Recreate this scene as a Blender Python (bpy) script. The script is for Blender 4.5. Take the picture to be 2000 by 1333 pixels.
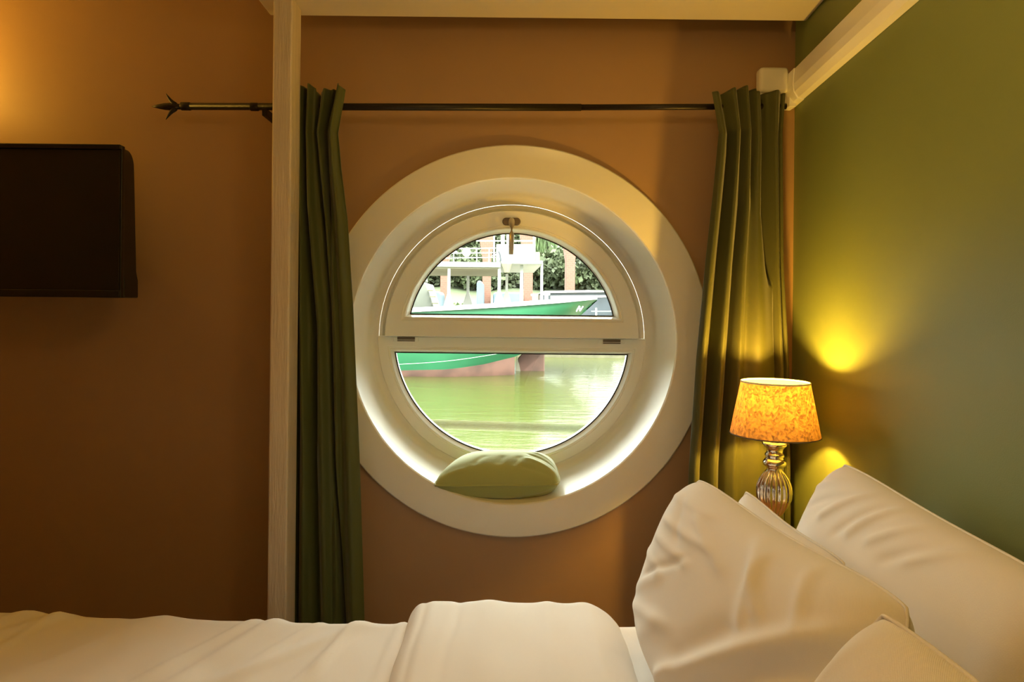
import bpy, bmesh, math, random
import numpy as np
from mathutils import Vector, Matrix
random.seed(7); RNG = np.random.RandomState(7)
scene = bpy.context.scene
for o in list(bpy.data.objects): bpy.data.objects.remove(o, do_unlink=True)
COL = scene.collection
PI = math.pi

# ------------------------------------------------------------------ camera
F = 1300.0; CU, CV = 975.0, 600.0; ROLL = 0.0105
RIGHT = Vector((math.cos(ROLL), 0, math.sin(ROLL))); UP = Vector((-math.sin(ROLL), 0, math.cos(ROLL)))
cam = bpy.data.cameras.new('camera'); cam.lens = 36 * F / 2000; cam.sensor_width = 36
cam.shift_x = (1000 - CU) / 2000; cam.shift_y = -(666.5 - CV) / 2000
cam.clip_start = 0.02; cam.clip_end = 500
camo = bpy.data.objects.new('camera', cam); COL.objects.link(camo)
FWD = Vector((0, 1, 0))
camo.matrix_world = Matrix(((RIGHT.x, UP.x, -FWD.x, 0), (RIGHT.y, UP.y, -FWD.y, 0), (RIGHT.z, UP.z, -FWD.z, 0), (0, 0, 0, 1)))
scene.camera = camo
def P(u, v, Y):
    return RIGHT * ((u - CU) * Y / F) + UP * ((CV - v) * Y / F) + FWD * Y

# ------------------------------------------------------------------ colour management, world, sun, lights
scene.view_settings.view_transform = 'Standard'; scene.view_settings.look = 'None'
scene.view_settings.gamma = 1.0; scene.view_settings.use_curve_mapping = False
scene.view_settings.exposure = 0.35
world = bpy.data.worlds.new('world'); scene.world = world; world.use_nodes = True
wn = world.node_tree; wn.nodes.clear()
wo = wn.nodes.new('ShaderNodeOutputWorld'); wb = wn.nodes.new('ShaderNodeBackground')
wt = wn.nodes.new('ShaderNodeTexCoord'); ws = wn.nodes.new('ShaderNodeSeparateXYZ'); wr = wn.nodes.new('ShaderNodeValToRGB')
wn.links.new(wt.outputs['Generated'], ws.inputs[0]); wn.links.new(ws.outputs['Z'], wr.inputs[0])
wr.color_ramp.elements[0].position = 0.0; wr.color_ramp.elements[0].color = (0.15, 0.165, 0.16, 1)
wr.color_ramp.elements[1].position = 0.55; wr.color_ramp.elements[1].color = (0.97, 1.0, 0.93, 1)
_e = wr.color_ramp.elements.new(0.25); _e.color = (0.72, 0.75, 0.71, 1)
_e = wr.color_ramp.elements.new(0.13); _e.color = (0.32, 0.34, 0.33, 1)
wn.links.new(wr.outputs[0], wb.inputs[0]); wb.inputs[1].default_value = 15.5
wn.links.new(wb.outputs[0], wo.inputs[0])
def add_light(name, typ, loc, energy, color, size=0.1, rot=None):
    l = bpy.data.lights.new(name, typ); l.energy = energy; l.color = color
    if typ == 'AREA': l.size = size
    elif typ == 'SUN': l.angle = size
    else: l.shadow_soft_size = size
    o = bpy.data.objects.new(name, l); COL.objects.link(o); o.location = loc
    if rot: o.rotation_euler = rot
    return o
SUN = add_light('sun', 'SUN', (0, -5, 10), 4.0, (1.0, 0.96, 0.88), 0.02)
SUN.rotation_euler = Vector((-0.40, 0.75, -0.75)).to_track_quat('-Z', 'Y').to_euler()
WARM = (1.0, 0.56, 0.07)
E_BED = 15.0; E_BED2 = 22.0; E_SCONCE = 12.0; E_FILL = 4.2
LAMPY = 1.80; LAMPX = P(1514, 742, LAMPY).x; LK = LAMPY / F; BULBZ = -(743 - 600) * LK + .005 - .047
LAMP2X, LAMP2Y = 0.52, -0.97
SCX, SCZ = -1.93, 0.74
add_light('bedside_bulb_light', 'POINT', (LAMPX, LAMPY, BULBZ), E_BED, WARM, 0.018)
add_light('near_bedside_bulb_light', 'POINT', (LAMP2X, LAMP2Y, BULBZ), E_BED2, WARM, 0.02)
add_light('wall_sconce_light', 'POINT', (SCX, 2.0, SCZ), E_SCONCE, WARM, 0.03)
add_light('added_fill_light', 'POINT', (0.25, 0.80, 0.80), E_FILL, (1.0, 0.64, 0.22), 0.12)  # added warm fill for the room, source out of view
pl = add_light('window_portal', 'AREA', (0.045, 2.46, -0.108), 1, (1, 1, 1), 1.0, (PI / 2, 0, 0))
pl.rotation_euler = Vector((0, -1, 0)).to_track_quat('-Z', 'Y').to_euler(); pl.data.cycles.is_portal = True

# ------------------------------------------------------------------ materials
def M(name, color, rough=0.6, metal=0.0, bump=0.0, bscale=60, var=0.0, vscale=4, sheen=0.0, emit=None, estr=0, spec=0.5, stretch=None, detail=4, trans=0.0):
    m = bpy.data.materials.new(name); m.use_nodes = True; nt = m.node_tree
    b = nt.nodes['Principled BSDF']
    b.inputs['Base Color'].default_value = (*color, 1); b.inputs['Roughness'].default_value = rough
    b.inputs['Metallic'].default_value = metal; b.inputs['Specular IOR Level'].default_value = spec
    if sheen: b.inputs['Sheen Weight'].default_value = sheen; b.inputs['Sheen Roughness'].default_value = 0.4
    if emit: b.inputs['Emission Color'].default_value = (*emit, 1); b.inputs['Emission Strength'].default_value = estr
    tc = nt.nodes.new('ShaderNodeTexCoord'); mp = nt.nodes.new('ShaderNodeMapping')
    nt.links.new(tc.outputs['Object'], mp.inputs[0])
    if stretch: mp.inputs['Scale'].default_value = stretch
    if bump:
        n = nt.nodes.new('ShaderNodeTexNoise'); n.inputs['Scale'].default_value = bscale; n.inputs['Detail'].default_value = detail
        nt.links.new(mp.outputs[0], n.inputs['Vector'])
        bp = nt.nodes.new('ShaderNodeBump'); bp.inputs['Strength'].default_value = bump; bp.inputs['Distance'].default_value = 0.01
        nt.links.new(n.outputs['Fac'], bp.inputs['Height']); nt.links.new(bp.outputs[0], b.inputs['Normal'])
    if var:
        n2 = nt.nodes.new('ShaderNodeTexNoise'); n2.inputs['Scale'].default_value = vscale; n2.inputs['Detail'].default_value = 5
        nt.links.new(mp.outputs[0], n2.inputs['Vector'])
        rp = nt.nodes.new('ShaderNodeValToRGB')
        rp.color_ramp.elements[0].position = 0.35; rp.color_ramp.elements[1].position = 0.65
        rp.color_ramp.elements[0].color = (*[max(0, c * (1 - var)) for c in color], 1)
        rp.color_ramp.elements[1].color = (*[min(1, c * (1 + var)) for c in color], 1)
        nt.links.new(n2.outputs['Fac'], rp.inputs[0]); nt.links.new(rp.outputs[0], b.inputs['Base Color'])
    return m
m_wall = M('tan_wall_paint', (0.45, 0.275, 0.14), 0.55, bump=0.06, bscale=400, var=0.02, vscale=3)
m_green = M('green_wall_paint', (0.215, 0.255, 0.080), 0.5, bump=0.05, bscale=400, var=0.02, vscale=3)
m_ceil = M('ceiling_paint', (0.78, 0.70, 0.56), 0.5, bump=0.03, bscale=300)
m_floor = M('floor_wood', (0.22, 0.12, 0.06), 0.5, var=0.2, vscale=6, stretch=(1, 8, 1))
m_white = M('white_gloss_paint', (0.92, 0.90, 0.83), 0.26, bump=0.03, bscale=12, detail=2)
m_pvc = M('white_window_plastic', (0.93, 0.92, 0.85), 0.28)
m_post = M('whitewashed_timber', (0.74, 0.63, 0.49), 0.55, bump=0.35, bscale=30, var=0.05, vscale=10, stretch=(6, 6, 0.5))
m_gasket = M('black_rubber', (0.02, 0.02, 0.02), 0.5)
m_handle = M('brushed_bronze_plastic', (0.15, 0.11, 0.08), 0.4)
m_lever = M('satin_lever', (0.55, 0.47, 0.36), 0.3, metal=0.6)
m_iron = M('black_iron', (0.022, 0.014, 0.010), 0.42, metal=0.3, bump=0.1, bscale=80)
m_tv = M('black_plastic', (0.012, 0.009, 0.007), 0.35)
m_screen = M('tv_screen', (0.010, 0.007, 0.004), 0.33, bump=0.15, bscale=900)
m_cur = M('olive_satin_curtain', (0.080, 0.082, 0.022), 0.5, sheen=0.3, bump=0.08, bscale=500, spec=0.35)
m_curL = M('green_satin_curtain', (0.095, 0.108, 0.030), 0.5, sheen=0.3, bump=0.08, bscale=500, spec=0.35)
m_bed = M('white_cotton', (0.86, 0.81, 0.75), 0.8, sheen=0.15, bump=0.05, bscale=700)
m_cush = M('sage_velvet', (0.42, 0.46, 0.16), 0.75, sheen=0.5, bump=0.1, bscale=500)
m_head = M('grey_upholstery', (0.20, 0.17, 0.15), 0.8, bump=0.2, bscale=400)
m_wood = M('dark_wood', (0.12, 0.06, 0.03), 0.4, var=0.2, vscale=5, stretch=(1, 8, 1))
m_silver = M('mercury_glass', (0.86, 0.78, 0.72), 0.14, metal=1.0, bump=0.08, bscale=60)
m_cord = M('dark_cable', (0.03, 0.02, 0.012), 0.5)
m_bulb = M('bulb', (1, 0.8, 0.5), 0.4, emit=(1.0, 0.62, 0.22), estr=14)
# duvet with fine woven stripes
def weave(m, scale, strength):
    nt = m.node_tree; b = nt.nodes['Principled BSDF']
    tc = nt.nodes.new('ShaderNodeTexCoord'); mp = nt.nodes.new('ShaderNodeMapping')
    mp.inputs['Rotation'].default_value = (0.3, 0.2, 0.7)
    wv = nt.nodes.new('ShaderNodeTexWave'); wv.inputs['Scale'].default_value = scale; wv.inputs['Distortion'].default_value = 0.3
    bp = nt.nodes.new('ShaderNodeBump'); bp.inputs['Strength'].default_value = strength; bp.inputs['Distance'].default_value = 0.002
    nt.links.new(tc.outputs['Object'], mp.inputs[0]); nt.links.new(mp.outputs[0], wv.inputs['Vector'])
    nt.links.new(wv.outputs['Fac'], bp.inputs['Height'])
    old = b.inputs['Normal'].links
    if old: nt.links.new(old[0].from_socket, bp.inputs['Normal'])
    nt.links.new(bp.outputs[0], b.inputs['Normal'])
weave(m_bed, 230, 0.16)
# lampshade: translucent linen
def shade_mat():
    m = bpy.data.materials.new('linen_shade'); m.use_nodes = True; nt = m.node_tree; nt.nodes.clear()
    out = nt.nodes.new('ShaderNodeOutputMaterial'); mix = nt.nodes.new('ShaderNodeMixShader')
    d = nt.nodes.new('ShaderNodeBsdfDiffuse'); t = nt.nodes.new('ShaderNodeBsdfTranslucent')
    tc = nt.nodes.new('ShaderNodeTexCoord'); mp = nt.nodes.new('ShaderNodeMapping'); mp.inputs['Scale'].default_value = (1, 1, 1)
    n = nt.nodes.new('ShaderNodeTexNoise'); n.inputs['Scale'].default_value = 120; n.inputs['Detail'].default_value = 6; n.inputs['Distortion'].default_value = 1.2
    r = nt.nodes.new('ShaderNodeValToRGB'); r.color_ramp.elements[0].position = 0.36; r.color_ramp.elements[1].position = 0.66
    r.color_ramp.elements[0].color = (0.10, 0.05, 0.015, 1); r.color_ramp.elements[1].color = (0.46, 0.24, 0.07, 1)
    nt.links.new(tc.outputs['Object'], mp.inputs[0]); nt.links.new(mp.outputs[0], n.inputs['Vector'])
    nt.links.new(n.outputs['Fac'], r.inputs[0]); nt.links.new(r.outputs[0], t.inputs[0])
    d.inputs[0].default_value = (0.33, 0.24, 0.16, 1); mix.inputs[0].default_value = 0.14
    nt.links.new(d.outputs[0], mix.inputs[1]); nt.links.new(t.outputs[0], mix.inputs[2]); nt.links.new(mix.outputs[0], out.inputs[0])
    return m
m_shade = shade_mat()
m_lining = M('white_shade_lining', (0.9, 0.85, 0.75), 0.8)
def glass_mat():
    m = bpy.data.materials.new('window_glass'); m.use_nodes = True; nt = m.node_tree; nt.nodes.clear()
    out = nt.nodes.new('ShaderNodeOutputMaterial'); mix = nt.nodes.new('ShaderNodeMixShader')
    t = nt.nodes.new('ShaderNodeBsdfTransparent'); t.inputs[0].default_value = (0.96, 0.99, 0.96, 1)
    g = nt.nodes.new('ShaderNodeBsdfGlossy'); g.inputs['Roughness'].default_value = 0.01
    f = nt.nodes.new('ShaderNodeFresnel'); f.inputs[0].default_value = 1.45
    nt.links.new(f.outputs[0], mix.inputs[0]); nt.links.new(t.outputs[0], mix.inputs[1]); nt.links.new(g.outputs[0], mix.inputs[2])
    nt.links.new(mix.outputs[0], out.inputs[0]); return m
m_glass = glass_mat()
# outdoors
m_hull = M('green_hull_paint', (0.022, 0.121, 0.058), 0.4, var=0.12, vscale=0.8)
m_red = M('red_antifouling', (0.077, 0.035, 0.025), 0.7, var=0.35, vscale=2.5)
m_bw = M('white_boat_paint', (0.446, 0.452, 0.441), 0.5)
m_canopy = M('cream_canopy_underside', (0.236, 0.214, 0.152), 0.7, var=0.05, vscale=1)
m_brick = M('pale_pink_brick', (0.78, 0.46, 0.36), 0.8)
m_dark = M('dark_blue_boat_paint', (0.035, 0.042, 0.052), 0.3, var=0.3, vscale=0.8)
m_grey = M('grey_boat_paint', (0.091, 0.095, 0.081), 0.6, var=0.1, vscale=1)
m_blue = M('blue_tarpaulin', (0.082, 0.120, 0.158), 0.6, var=0.15, vscale=1)
m_leaf = M('tree_leaves', (0.051, 0.087, 0.021), 0.7, var=0.4, vscale=0.8)
m_leafd = M('dark_bush_leaves', (0.045, 0.058, 0.025), 0.7, var=0.5, vscale=0.6)
m_grass = M('bank_grass', (0.038, 0.050, 0.020), 0.9, var=0.25, vscale=0.4, stretch=(1, 0.3, 1))
m_stone = M('quay_stone', (0.101, 0.092, 0.055), 0.9, var=0.25, vscale=3)
m_path = M('path_gravel', (0.36, 0.37, 0.34), 0.9, var=0.1)
m_trunk = M('tree_bark', (0.12, 0.10, 0.08), 0.9, var=0.3)
m_rope = M('pale_rope', (0.3, 0.4, 0.3), 0.8)
def brickify(m):
    nt = m.node_tree; b = nt.nodes['Principled BSDF']
    tc = nt.nodes.new('ShaderNodeTexCoord'); mp = nt.nodes.new('ShaderNodeMapping'); mp.inputs['Rotation'].default_value = (PI / 2, 0, 0)
    br = nt.nodes.new('ShaderNodeTexBrick'); br.inputs['Scale'].default_value = 3
    br.inputs['Color1'].default_value = (0.149, 0.066, 0.046, 1); br.inputs['Color2'].default_value = (0.132, 0.057, 0.039, 1); br.inputs['Mortar'].default_value = (0.165, 0.089, 0.067, 1)
    nt.links.new(tc.outputs['Object'], mp.inputs[0]); nt.links.new(mp.outputs[0], br.inputs['Vector']); nt.links.new(br.outputs['Color'], b.inputs['Base Color'])
brickify(m_brick)
def water_mat():
    m = bpy.data.materials.new('canal_water'); m.use_nodes = True; nt = m.node_tree; b = nt.nodes['Principled BSDF']
    b.inputs['Base Color'].default_value = (0.040, 0.045, 0.010, 1); b.inputs['Roughness'].default_value = 0.06; b.inputs['IOR'].default_value = 1.33; b.inputs['Specular IOR Level'].default_value = 0.2
    tc = nt.nodes.new('ShaderNodeTexCoord'); mp = nt.nodes.new('ShaderNodeMapping'); mp.inputs['Scale'].default_value = (0.5, 1.8, 1)
    n = nt.nodes.new('ShaderNodeTexNoise'); n.inputs['Scale'].default_value = 2.2; n.inputs['Detail'].default_value = 6; n.inputs['Roughness'].default_value = 0.6
    nt.links.new(tc.outputs['Object'], mp.inputs[0]); nt.links.new(mp.outputs[0], n.inputs['Vector'])
    # a wake band of stronger ripples
    sp = nt.nodes.new('ShaderNodeSeparateXYZ'); nt.links.new(tc.outputs['Object'], sp.inputs[0])
    s1 = nt.nodes.new('ShaderNodeMath'); s1.operation = 'MULTIPLY_ADD'; s1.inputs[1].default_value = 0.12; s1.inputs[2].default_value = 0
    nt.links.new(sp.outputs['X'], s1.inputs[0])
    a1 = nt.nodes.new('ShaderNodeMath'); a1.operation = 'ADD'; nt.links.new(sp.outputs['Y'], a1.inputs[0]); nt.links.new(s1.outputs[0], a1.inputs[1])
    d1 = nt.nodes.new('ShaderNodeMath'); d1.operation = 'SUBTRACT'; d1.inputs[1].default_value = 9.05; nt.links.new(a1.outputs[0], d1.inputs[0])
    ab = nt.nodes.new('ShaderNodeMath'); ab.operation = 'ABSOLUTE'; nt.links.new(d1.outputs[0], ab.inputs[0])
    mr = nt.nodes.new('ShaderNodeMapRange'); mr.inputs[1].default_value = 0.12; mr.inputs[2].default_value = 0.42; mr.inputs[3].default_value = 1.0; mr.inputs[4].default_value = 0.10
    nt.links.new(ab.outputs[0], mr.inputs[0])
    ml = nt.nodes.new('ShaderNodeMath'); ml.operation = 'MULTIPLY'; nt.links.new(n.outputs['Fac'], ml.inputs[0]); nt.links.new(mr.outputs[0], ml.inputs[1])
    n3 = nt.nodes.new('ShaderNodeTexNoise'); n3.inputs['Scale'].default_value = 14.0; n3.inputs['Detail'].default_value = 5; nt.links.new(mp.outputs[0], n3.inputs['Vector'])
    mr3 = nt.nodes.new('ShaderNodeMapRange'); mr3.inputs[1].default_value = 0.05; mr3.inputs[2].default_value = 0.38; mr3.inputs[3].default_value = 1.6; mr3.inputs[4].default_value = 0.0
    nt.links.new(ab.outputs[0], mr3.inputs[0])
    m3 = nt.nodes.new('ShaderNodeMath'); m3.operation = 'MULTIPLY'; c3 = nt.nodes.new('ShaderNodeMath'); c3.operation = 'SUBTRACT'; c3.inputs[1].default_value = 0.5; nt.links.new(n3.outputs['Fac'], c3.inputs[0]); nt.links.new(c3.outputs[0], m3.inputs[0]); nt.links.new(mr3.outputs[0], m3.inputs[1])
    m4 = nt.nodes.new('ShaderNodeMath'); m4.operation = 'MULTIPLY'; nt.links.new(n.outputs['Fac'], m4.inputs[0]); m4.inputs[1].default_value = 0.10
    ml = nt.nodes.new('ShaderNodeMath'); ml.operation = 'ADD'; nt.links.new(m3.outputs[0], ml.inputs[0]); nt.links.new(m4.outputs[0], ml.inputs[1])
    bp = nt.nodes.new('ShaderNodeBump'); bp.inputs['Strength'].default_value = 1.0; bp.inputs['Distance'].default_value = 0.22
    nt.links.new(ml.outputs[0], bp.inputs['Height']); nt.links.new(bp.outputs[0], b.inputs['Normal'])
    return m
m_water = water_mat()

# ------------------------------------------------------------------ helpers
def mesh_obj(name, verts, faces, mat, parent=None, smooth=False, bevel=0, sub=0, solid=0):
    me = bpy.data.meshes.new(name); me.from_pydata([tuple(v) for v in verts], [], [tuple(int(i) for i in f) for f in faces]); me.update()
    bm = bmesh.new(); bm.from_mesh(me); bmesh.ops.recalc_face_normals(bm, faces=bm.faces); bm.to_mesh(me); bm.free()
    o = bpy.data.objects.new(name, me); COL.objects.link(o)
    if mat: me.materials.append(mat)
    if parent: o.parent = parent; o.matrix_parent_inverse = Matrix.Translation(-parent.location) if False else Matrix.Identity(4)
    if parent:
        off = world_loc(parent)
        me.transform(Matrix.Translation(-off))
    if smooth:
        for p in me.polygons: p.use_smooth = True
    if solid: s = o.modifiers.new('s', 'SOLIDIFY'); s.thickness = solid; s.offset = 0
    if bevel:
        b = o.modifiers.new('b', 'BEVEL'); b.width = bevel; b.segments = 3; b.limit_method = 'ANGLE'; b.angle_limit = 0.6
        for p in me.polygons: p.use_smooth = True
        w = o.modifiers.new('w', 'WEIGHTED_NORMAL'); w.keep_sharp = True
    if sub: s = o.modifiers.new('u', 'SUBSURF'); s.levels = sub; s.render_levels = sub
    return o
def world_loc(o):
    v = Vector((0, 0, 0))
    while o: v += o.location; o = o.parent
    return v
def empty(name, loc, label=None, cat=None, group=None, kind=None):
    o = bpy.data.objects.new(name, None); COL.objects.link(o); o.location = loc; o.empty_display_size = 0.1
    tag(o, label, cat, group, kind); return o
def tag(o, label=None, cat=None, group=None, kind=None):
    if label: o['label'] = label
    if cat: o['category'] = cat
    if group: o['group'] = group
    if kind: o['kind'] = kind
    return o
class MB:
    def __init__(s): s.v = []; s.f = []
    def add(s, vs, fs):
        n = len(s.v); s.v += [Vector(v) for v in vs]; s.f += [[i + n for i in f] for f in fs]; return s
    def box(s, x0, x1, y0, y1, z0, z1):
        return s.add([(x, y, z) for x in (x0, x1) for y in (y0, y1) for z in (z0, z1)],
                     [(0, 1, 3, 2), (4, 6, 7, 5), (0, 4, 5, 1), (2, 3, 7, 6), (0, 2, 6, 4), (1, 5, 7, 3)])
    def loft(s, loops, closed=True, cap=False):
        n = len(loops[0]); vs = [p for l in loops for p in l]; fs = []
        for i in range(len(loops) - 1):
            for j in range(n if closed else n - 1):
                k = (j + 1) % n; fs.append((i * n + j, i * n + k, (i + 1) * n + k, (i + 1) * n + j))
        if cap: fs.append(tuple(range(n))); fs.append(tuple((len(loops) - 1) * n + j for j in reversed(range(n))))
        return s.add(vs, fs)
    def tube(s, pts, r, n=12, cap=True):
        pts = [Vector(p) for p in pts]; rs = r if isinstance(r, (list, tuple)) else [r] * len(pts); loops = []
        t0 = (pts[1] - pts[0]).normalized(); ref = Vector((0, 0, 1)) if abs(t0.z) < 0.9 else Vector((1, 0, 0))
        for i, p in enumerate(pts):
            t = (pts[min(i + 1, len(pts) - 1)] - pts[max(i - 1, 0)]).normalized()
            a = t.cross(ref).normalized(); b = t.cross(a)
            loops.append([p + (a * math.cos(q * 2 * PI / n) + b * math.sin(q * 2 * PI / n)) * rs[i] for q in range(n)])
        return s.loft(loops, True, cap)
    def lathe(s, prof, cx, cy, n=48, flute=None):
        loops = []
        for r, z in prof:
            l = []
            for q in range(n):
                a = q * 2 * PI / n; rr = r
                if flute: rr = r * (1 + flute(z) * math.cos(a * 20))
                l.append((cx + rr * math.cos(a), cy + rr * math.sin(a), z))
            loops.append(l)
        return s.loft(loops, True, False)
    def prism(s, poly, y0, y1):   # poly of (x,z), extruded along y
        n = len(poly)
        return s.add([(x, y0, z) for x, z in poly] + [(x, y1, z) for x, z in poly],
                     [tuple(range(n)), tuple(reversed(range(n, 2 * n)))] + [(i, (i + 1) % n, n + (i + 1) % n, n + i) for i in range(n)])
    def build(s, name, mat, parent=None, **k): return mesh_obj(name, s.v, s.f, mat, parent, **k)

# ------------------------------------------------------------------ room shell
W = 2.13
WC = Vector((0.0455, W, -0.108))     # porthole centre
RX = lambda y: 0.9388 - 0.0915 * 2.13 + 0.0915 * y   # right wall x at depth y
XL, YB, ZF, ZC = -2.5, -2.3, -1.25, 1.22
def struct(o): o['kind'] = 'structure'; return o
n = 96; RH = 0.545
sq = []; ci = []
for q in range(n):
    a = 2 * PI * q / n; c, s_ = math.cos(a), math.sin(a)
    ci.append((WC.x + RH * c, W, WC.z + RH * s_))
    k = 0.7 / max(abs(c), abs(s_)); sq.append((WC.x + k * c, W, WC.z + k * s_))
mb = MB(); mb.loft([ci, sq])
x0, x1, z0, z1 = WC.x - 0.7, WC.x + 0.7, WC.z - 0.7, WC.z + 0.7
XR = RX(W)
for (a, b, c, d) in ((XL, x0, ZF, ZC), (x1, XR, ZF, ZC), (x0, x1, ZF, z0), (x0, x1, z1, ZC)):
    mb.add([(a, W, c), (b, W, c), (b, W, d), (a, W, d)], [(0, 1, 2, 3)])
ci2 = [(x, W + 0.2, z) for x, y, z in ci]; mb.loft([ci, ci2])
struct(mb.build('wall_back', m_wall))
mb = MB(); ya, yb = YB, W
mb.add([(RX(ya), ya, ZF), (RX(yb), yb, ZF), (RX(yb), yb, ZC), (RX(ya), ya, ZC),
        (RX(ya) + .1, ya, ZF), (RX(yb) + .1, yb, ZF), (RX(yb) + .1, yb, ZC), (RX(ya) + .1, ya, ZC)],
       [(0, 1, 2, 3), (4, 7, 6, 5), (0, 3, 7, 4), (1, 5, 6, 2), (0, 4, 5, 1), (3, 2, 6, 7)])
struct(mb.build('wall_right', m_green))
wy0, wy1, wz0, wz1 = -1.10, -.60, -.05, .42  # opening added out of view to bring neutral fill daylight into the room
struct(MB().box(XL - .1, XL, YB, wy0, ZF, ZC).box(XL - .1, XL, wy1, W, ZF, ZC).box(XL - .1, XL, wy0, wy1, ZF, wz0).box(XL - .1, XL, wy0, wy1, wz1, ZC).build('wall_left', m_wall))
w2 = empty('added_fill_window', (XL, (wy0 + wy1) / 2, wz0), 'unseen rectangular window added in the side wall for fill daylight', None, None, 'structure')
MB().box(XL - .08, XL - .03, wy0, wy0 + .04, wz0, wz1).box(XL - .08, XL - .03, wy1 - .04, wy1, wz0, wz1).box(XL - .08, XL - .03, wy0, wy1, wz0, wz0 + .04).box(XL - .08, XL - .03, wy0, wy1, wz1 - .04, wz1).build('window_frame', m_white, w2)
MB().box(XL - .06, XL - .055, wy0 + .04, wy1 - .04, wz0 + .04, wz1 - .04).build('glass_pane', m_glass, w2)
p2 = add_light('fill_window_portal', 'AREA', (XL - .11, (wy0 + wy1) / 2, (wz0 + wz1) / 2), 1, (1, 1, 1), .6)
p2.rotation_euler = Vector((1, 0, 0)).to_track_quat('-Z', 'Y').to_euler(); p2.data.cycles.is_portal = True
struct(MB().box(XL, RX(YB), YB - .1, YB, ZF, ZC).build('wall_front', m_wall))
struct(MB().box(XL - .1, XR + .2, YB - .1, W, ZF - .1, ZF).build('floor', m_floor))
struct(MB().box(XL - .1, XR + .2, YB - .1, W + .2, ZC, ZC + .1).build('ceiling', m_ceil))
# lowered ceiling panel
e0 = P(528, 34, 2.03)
pz = 0.882
mb = MB(); y0, y1 = -2.0, 2.03
mb.add([(e0.x, y0, pz), (RX(y0) - .002, y0, pz), (RX(y1) - .002, y1, pz), (e0.x, y1, pz),
        (e0.x, y0, ZC - .001), (RX(y0) - .002, y0, ZC - .001), (RX(y1) - .002, y1, ZC - .001), (e0.x, y1, ZC - .001)],
       [(0, 1, 2, 3), (4, 7, 6, 5), (0, 3, 7, 4), (1, 5, 6, 2), (0, 4, 5, 1), (3, 2, 6, 7)])
tp = mb.build('trim_1', m_ceil, bevel=0.004); struct(tp)
tp['label'] = 'lowered cream ceiling panel above the round window'

# ------------------------------------------------------------------ round window
win = empty('window_1', (WC.x, W, WC.z), 'round porthole window in a deep white reveal', None, None, 'structure')
def ring(prof, n=128, a0=0, a1=2 * PI, full=True):   # prof (r,y)
    loops = []
    for r, y in prof:
        loops.append([(WC.x + r * math.cos(a0 + (a1 - a0) * q / (n if full else n - 1)), y, WC.z + r * math.sin(a0 + (a1 - a0) * q / (n if full else n - 1))) for q in range(n)])
    return loops
FY = W - 0.016
prof = [(0.625, W), (0.625, FY + .004), (0.621, FY), (0.527, FY), (0.521, FY + .002), (0.518, FY + .008)]
MB().loft(ring(prof)).build('surround_ring', m_white, win, smooth=True).modifiers.new('e', 'EDGE_SPLIT').split_angle = 0.7
prof = [(0.518, FY + .008), (0.516, FY + .05), (0.512, 2.26), (0.506, 2.34), (0.500, 2.366), (0.492, 2.376), (0.474, 2.379)]
MB().loft(ring(prof)).build('reveal', m_white, win, smooth=True)
def D(R, z0, y, up=True, na=64, nc=24, corner=0.0):
    # closed loop in XZ: arc of radius R cut by the chord z = z0 (relative to the centre)
    s = 1 if up else -1; t0 = math.asin(max(-1, min(1, s * z0 / R))); pts = []
    for q in range(na + 1):
        a = t0 + (PI - 2 * t0) * q / na
        pts.append((WC.x + R * math.cos(a), y, WC.z + s * R * math.sin(a)))
    a, b = pts[-1], pts[0]
    for q in range(1, nc): t = q / nc; pts.append((a[0] + (b[0] - a[0]) * t, y, a[2] + (b[2] - a[2]) * t))
    return pts
# fixed frame: the rebated ring plus the lower half with its transom
mb = MB()
mb.loft(ring([(0.480, 2.404), (0.478, 2.385), (0.472, 2.378), (0.462, 2.378), (0.455, 2.383), (0.448, 2.390), (0.430, 2.392), (0.430, 2.44)], 96, 0.0, PI, False), False)
mb.loft([D(0.480, 0.0, 2.404, False), D(0.478, -0.001, 2.375, False), D(0.475, -0.003, 2.371, False), D(0.443, -0.036, 2.371, False), D(0.441, -0.038, 2.374, False), D(0.436, -0.044, 2.374, False), D(0.434, -0.046, 2.371, False), D(0.4335, -0.050, 2.372, False), D(0.424, -0.057, 2.392, False), D(0.424, -0.057, 2.44, False)])
mb.loft(ring([(0.56, 2.395), (0.56, 2.412), (0.440, 2.412), (0.440, 2.405)], 96))
fr = mb.build('window_frame', m_pvc, win, smooth=True); fr.modifiers.new('e', 'EDGE_SPLIT').split_angle = 0.5
mb = MB()
mb.loft([D(0.447, 0.001, 2.392), D(0.4465, 0.001, 2.338), D(0.443, 0.003, 2.333), D(0.395, 0.058, 2.332), D(0.393, 0.060, 2.336), D(0.388, 0.064, 2.336), D(0.3855, 0.067, 2.333), D(0.382, 0.070, 2.336), D(0.372, 0.078, 2.372), D(0.372, 0.078, 2.39)])
sa = mb.build('opening_sash', m_pvc, win, smooth=True); sa.modifiers.new('e', 'EDGE_SPLIT').split_angle = 0.5
MB().loft([D(0.3722, 0.0778, 2.373), D(0.368, 0.082, 2.373), D(0.368, 0.082, 2.377)]).build('gasket', m_gasket, sa)
MB().loft([D(0.4242, -0.0568, 2.393, False), D(0.4195, -0.0613, 2.393, False), D(0.4195, -0.0613, 2.397, False)]).build('gasket', m_gasket, fr)
def pane(R, z0, y, up, par):
    l1 = D(R, z0, y, up); l2 = D(R, z0, y + .004, up); mb = MB(); mb.loft([l1, l2], True, True); mb.build('glass_pane', m_glass, par)
pane(0.370, 0.080, 2.379, True, sa); pane(0.422, -0.059, 2.399, False, fr)
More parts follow.
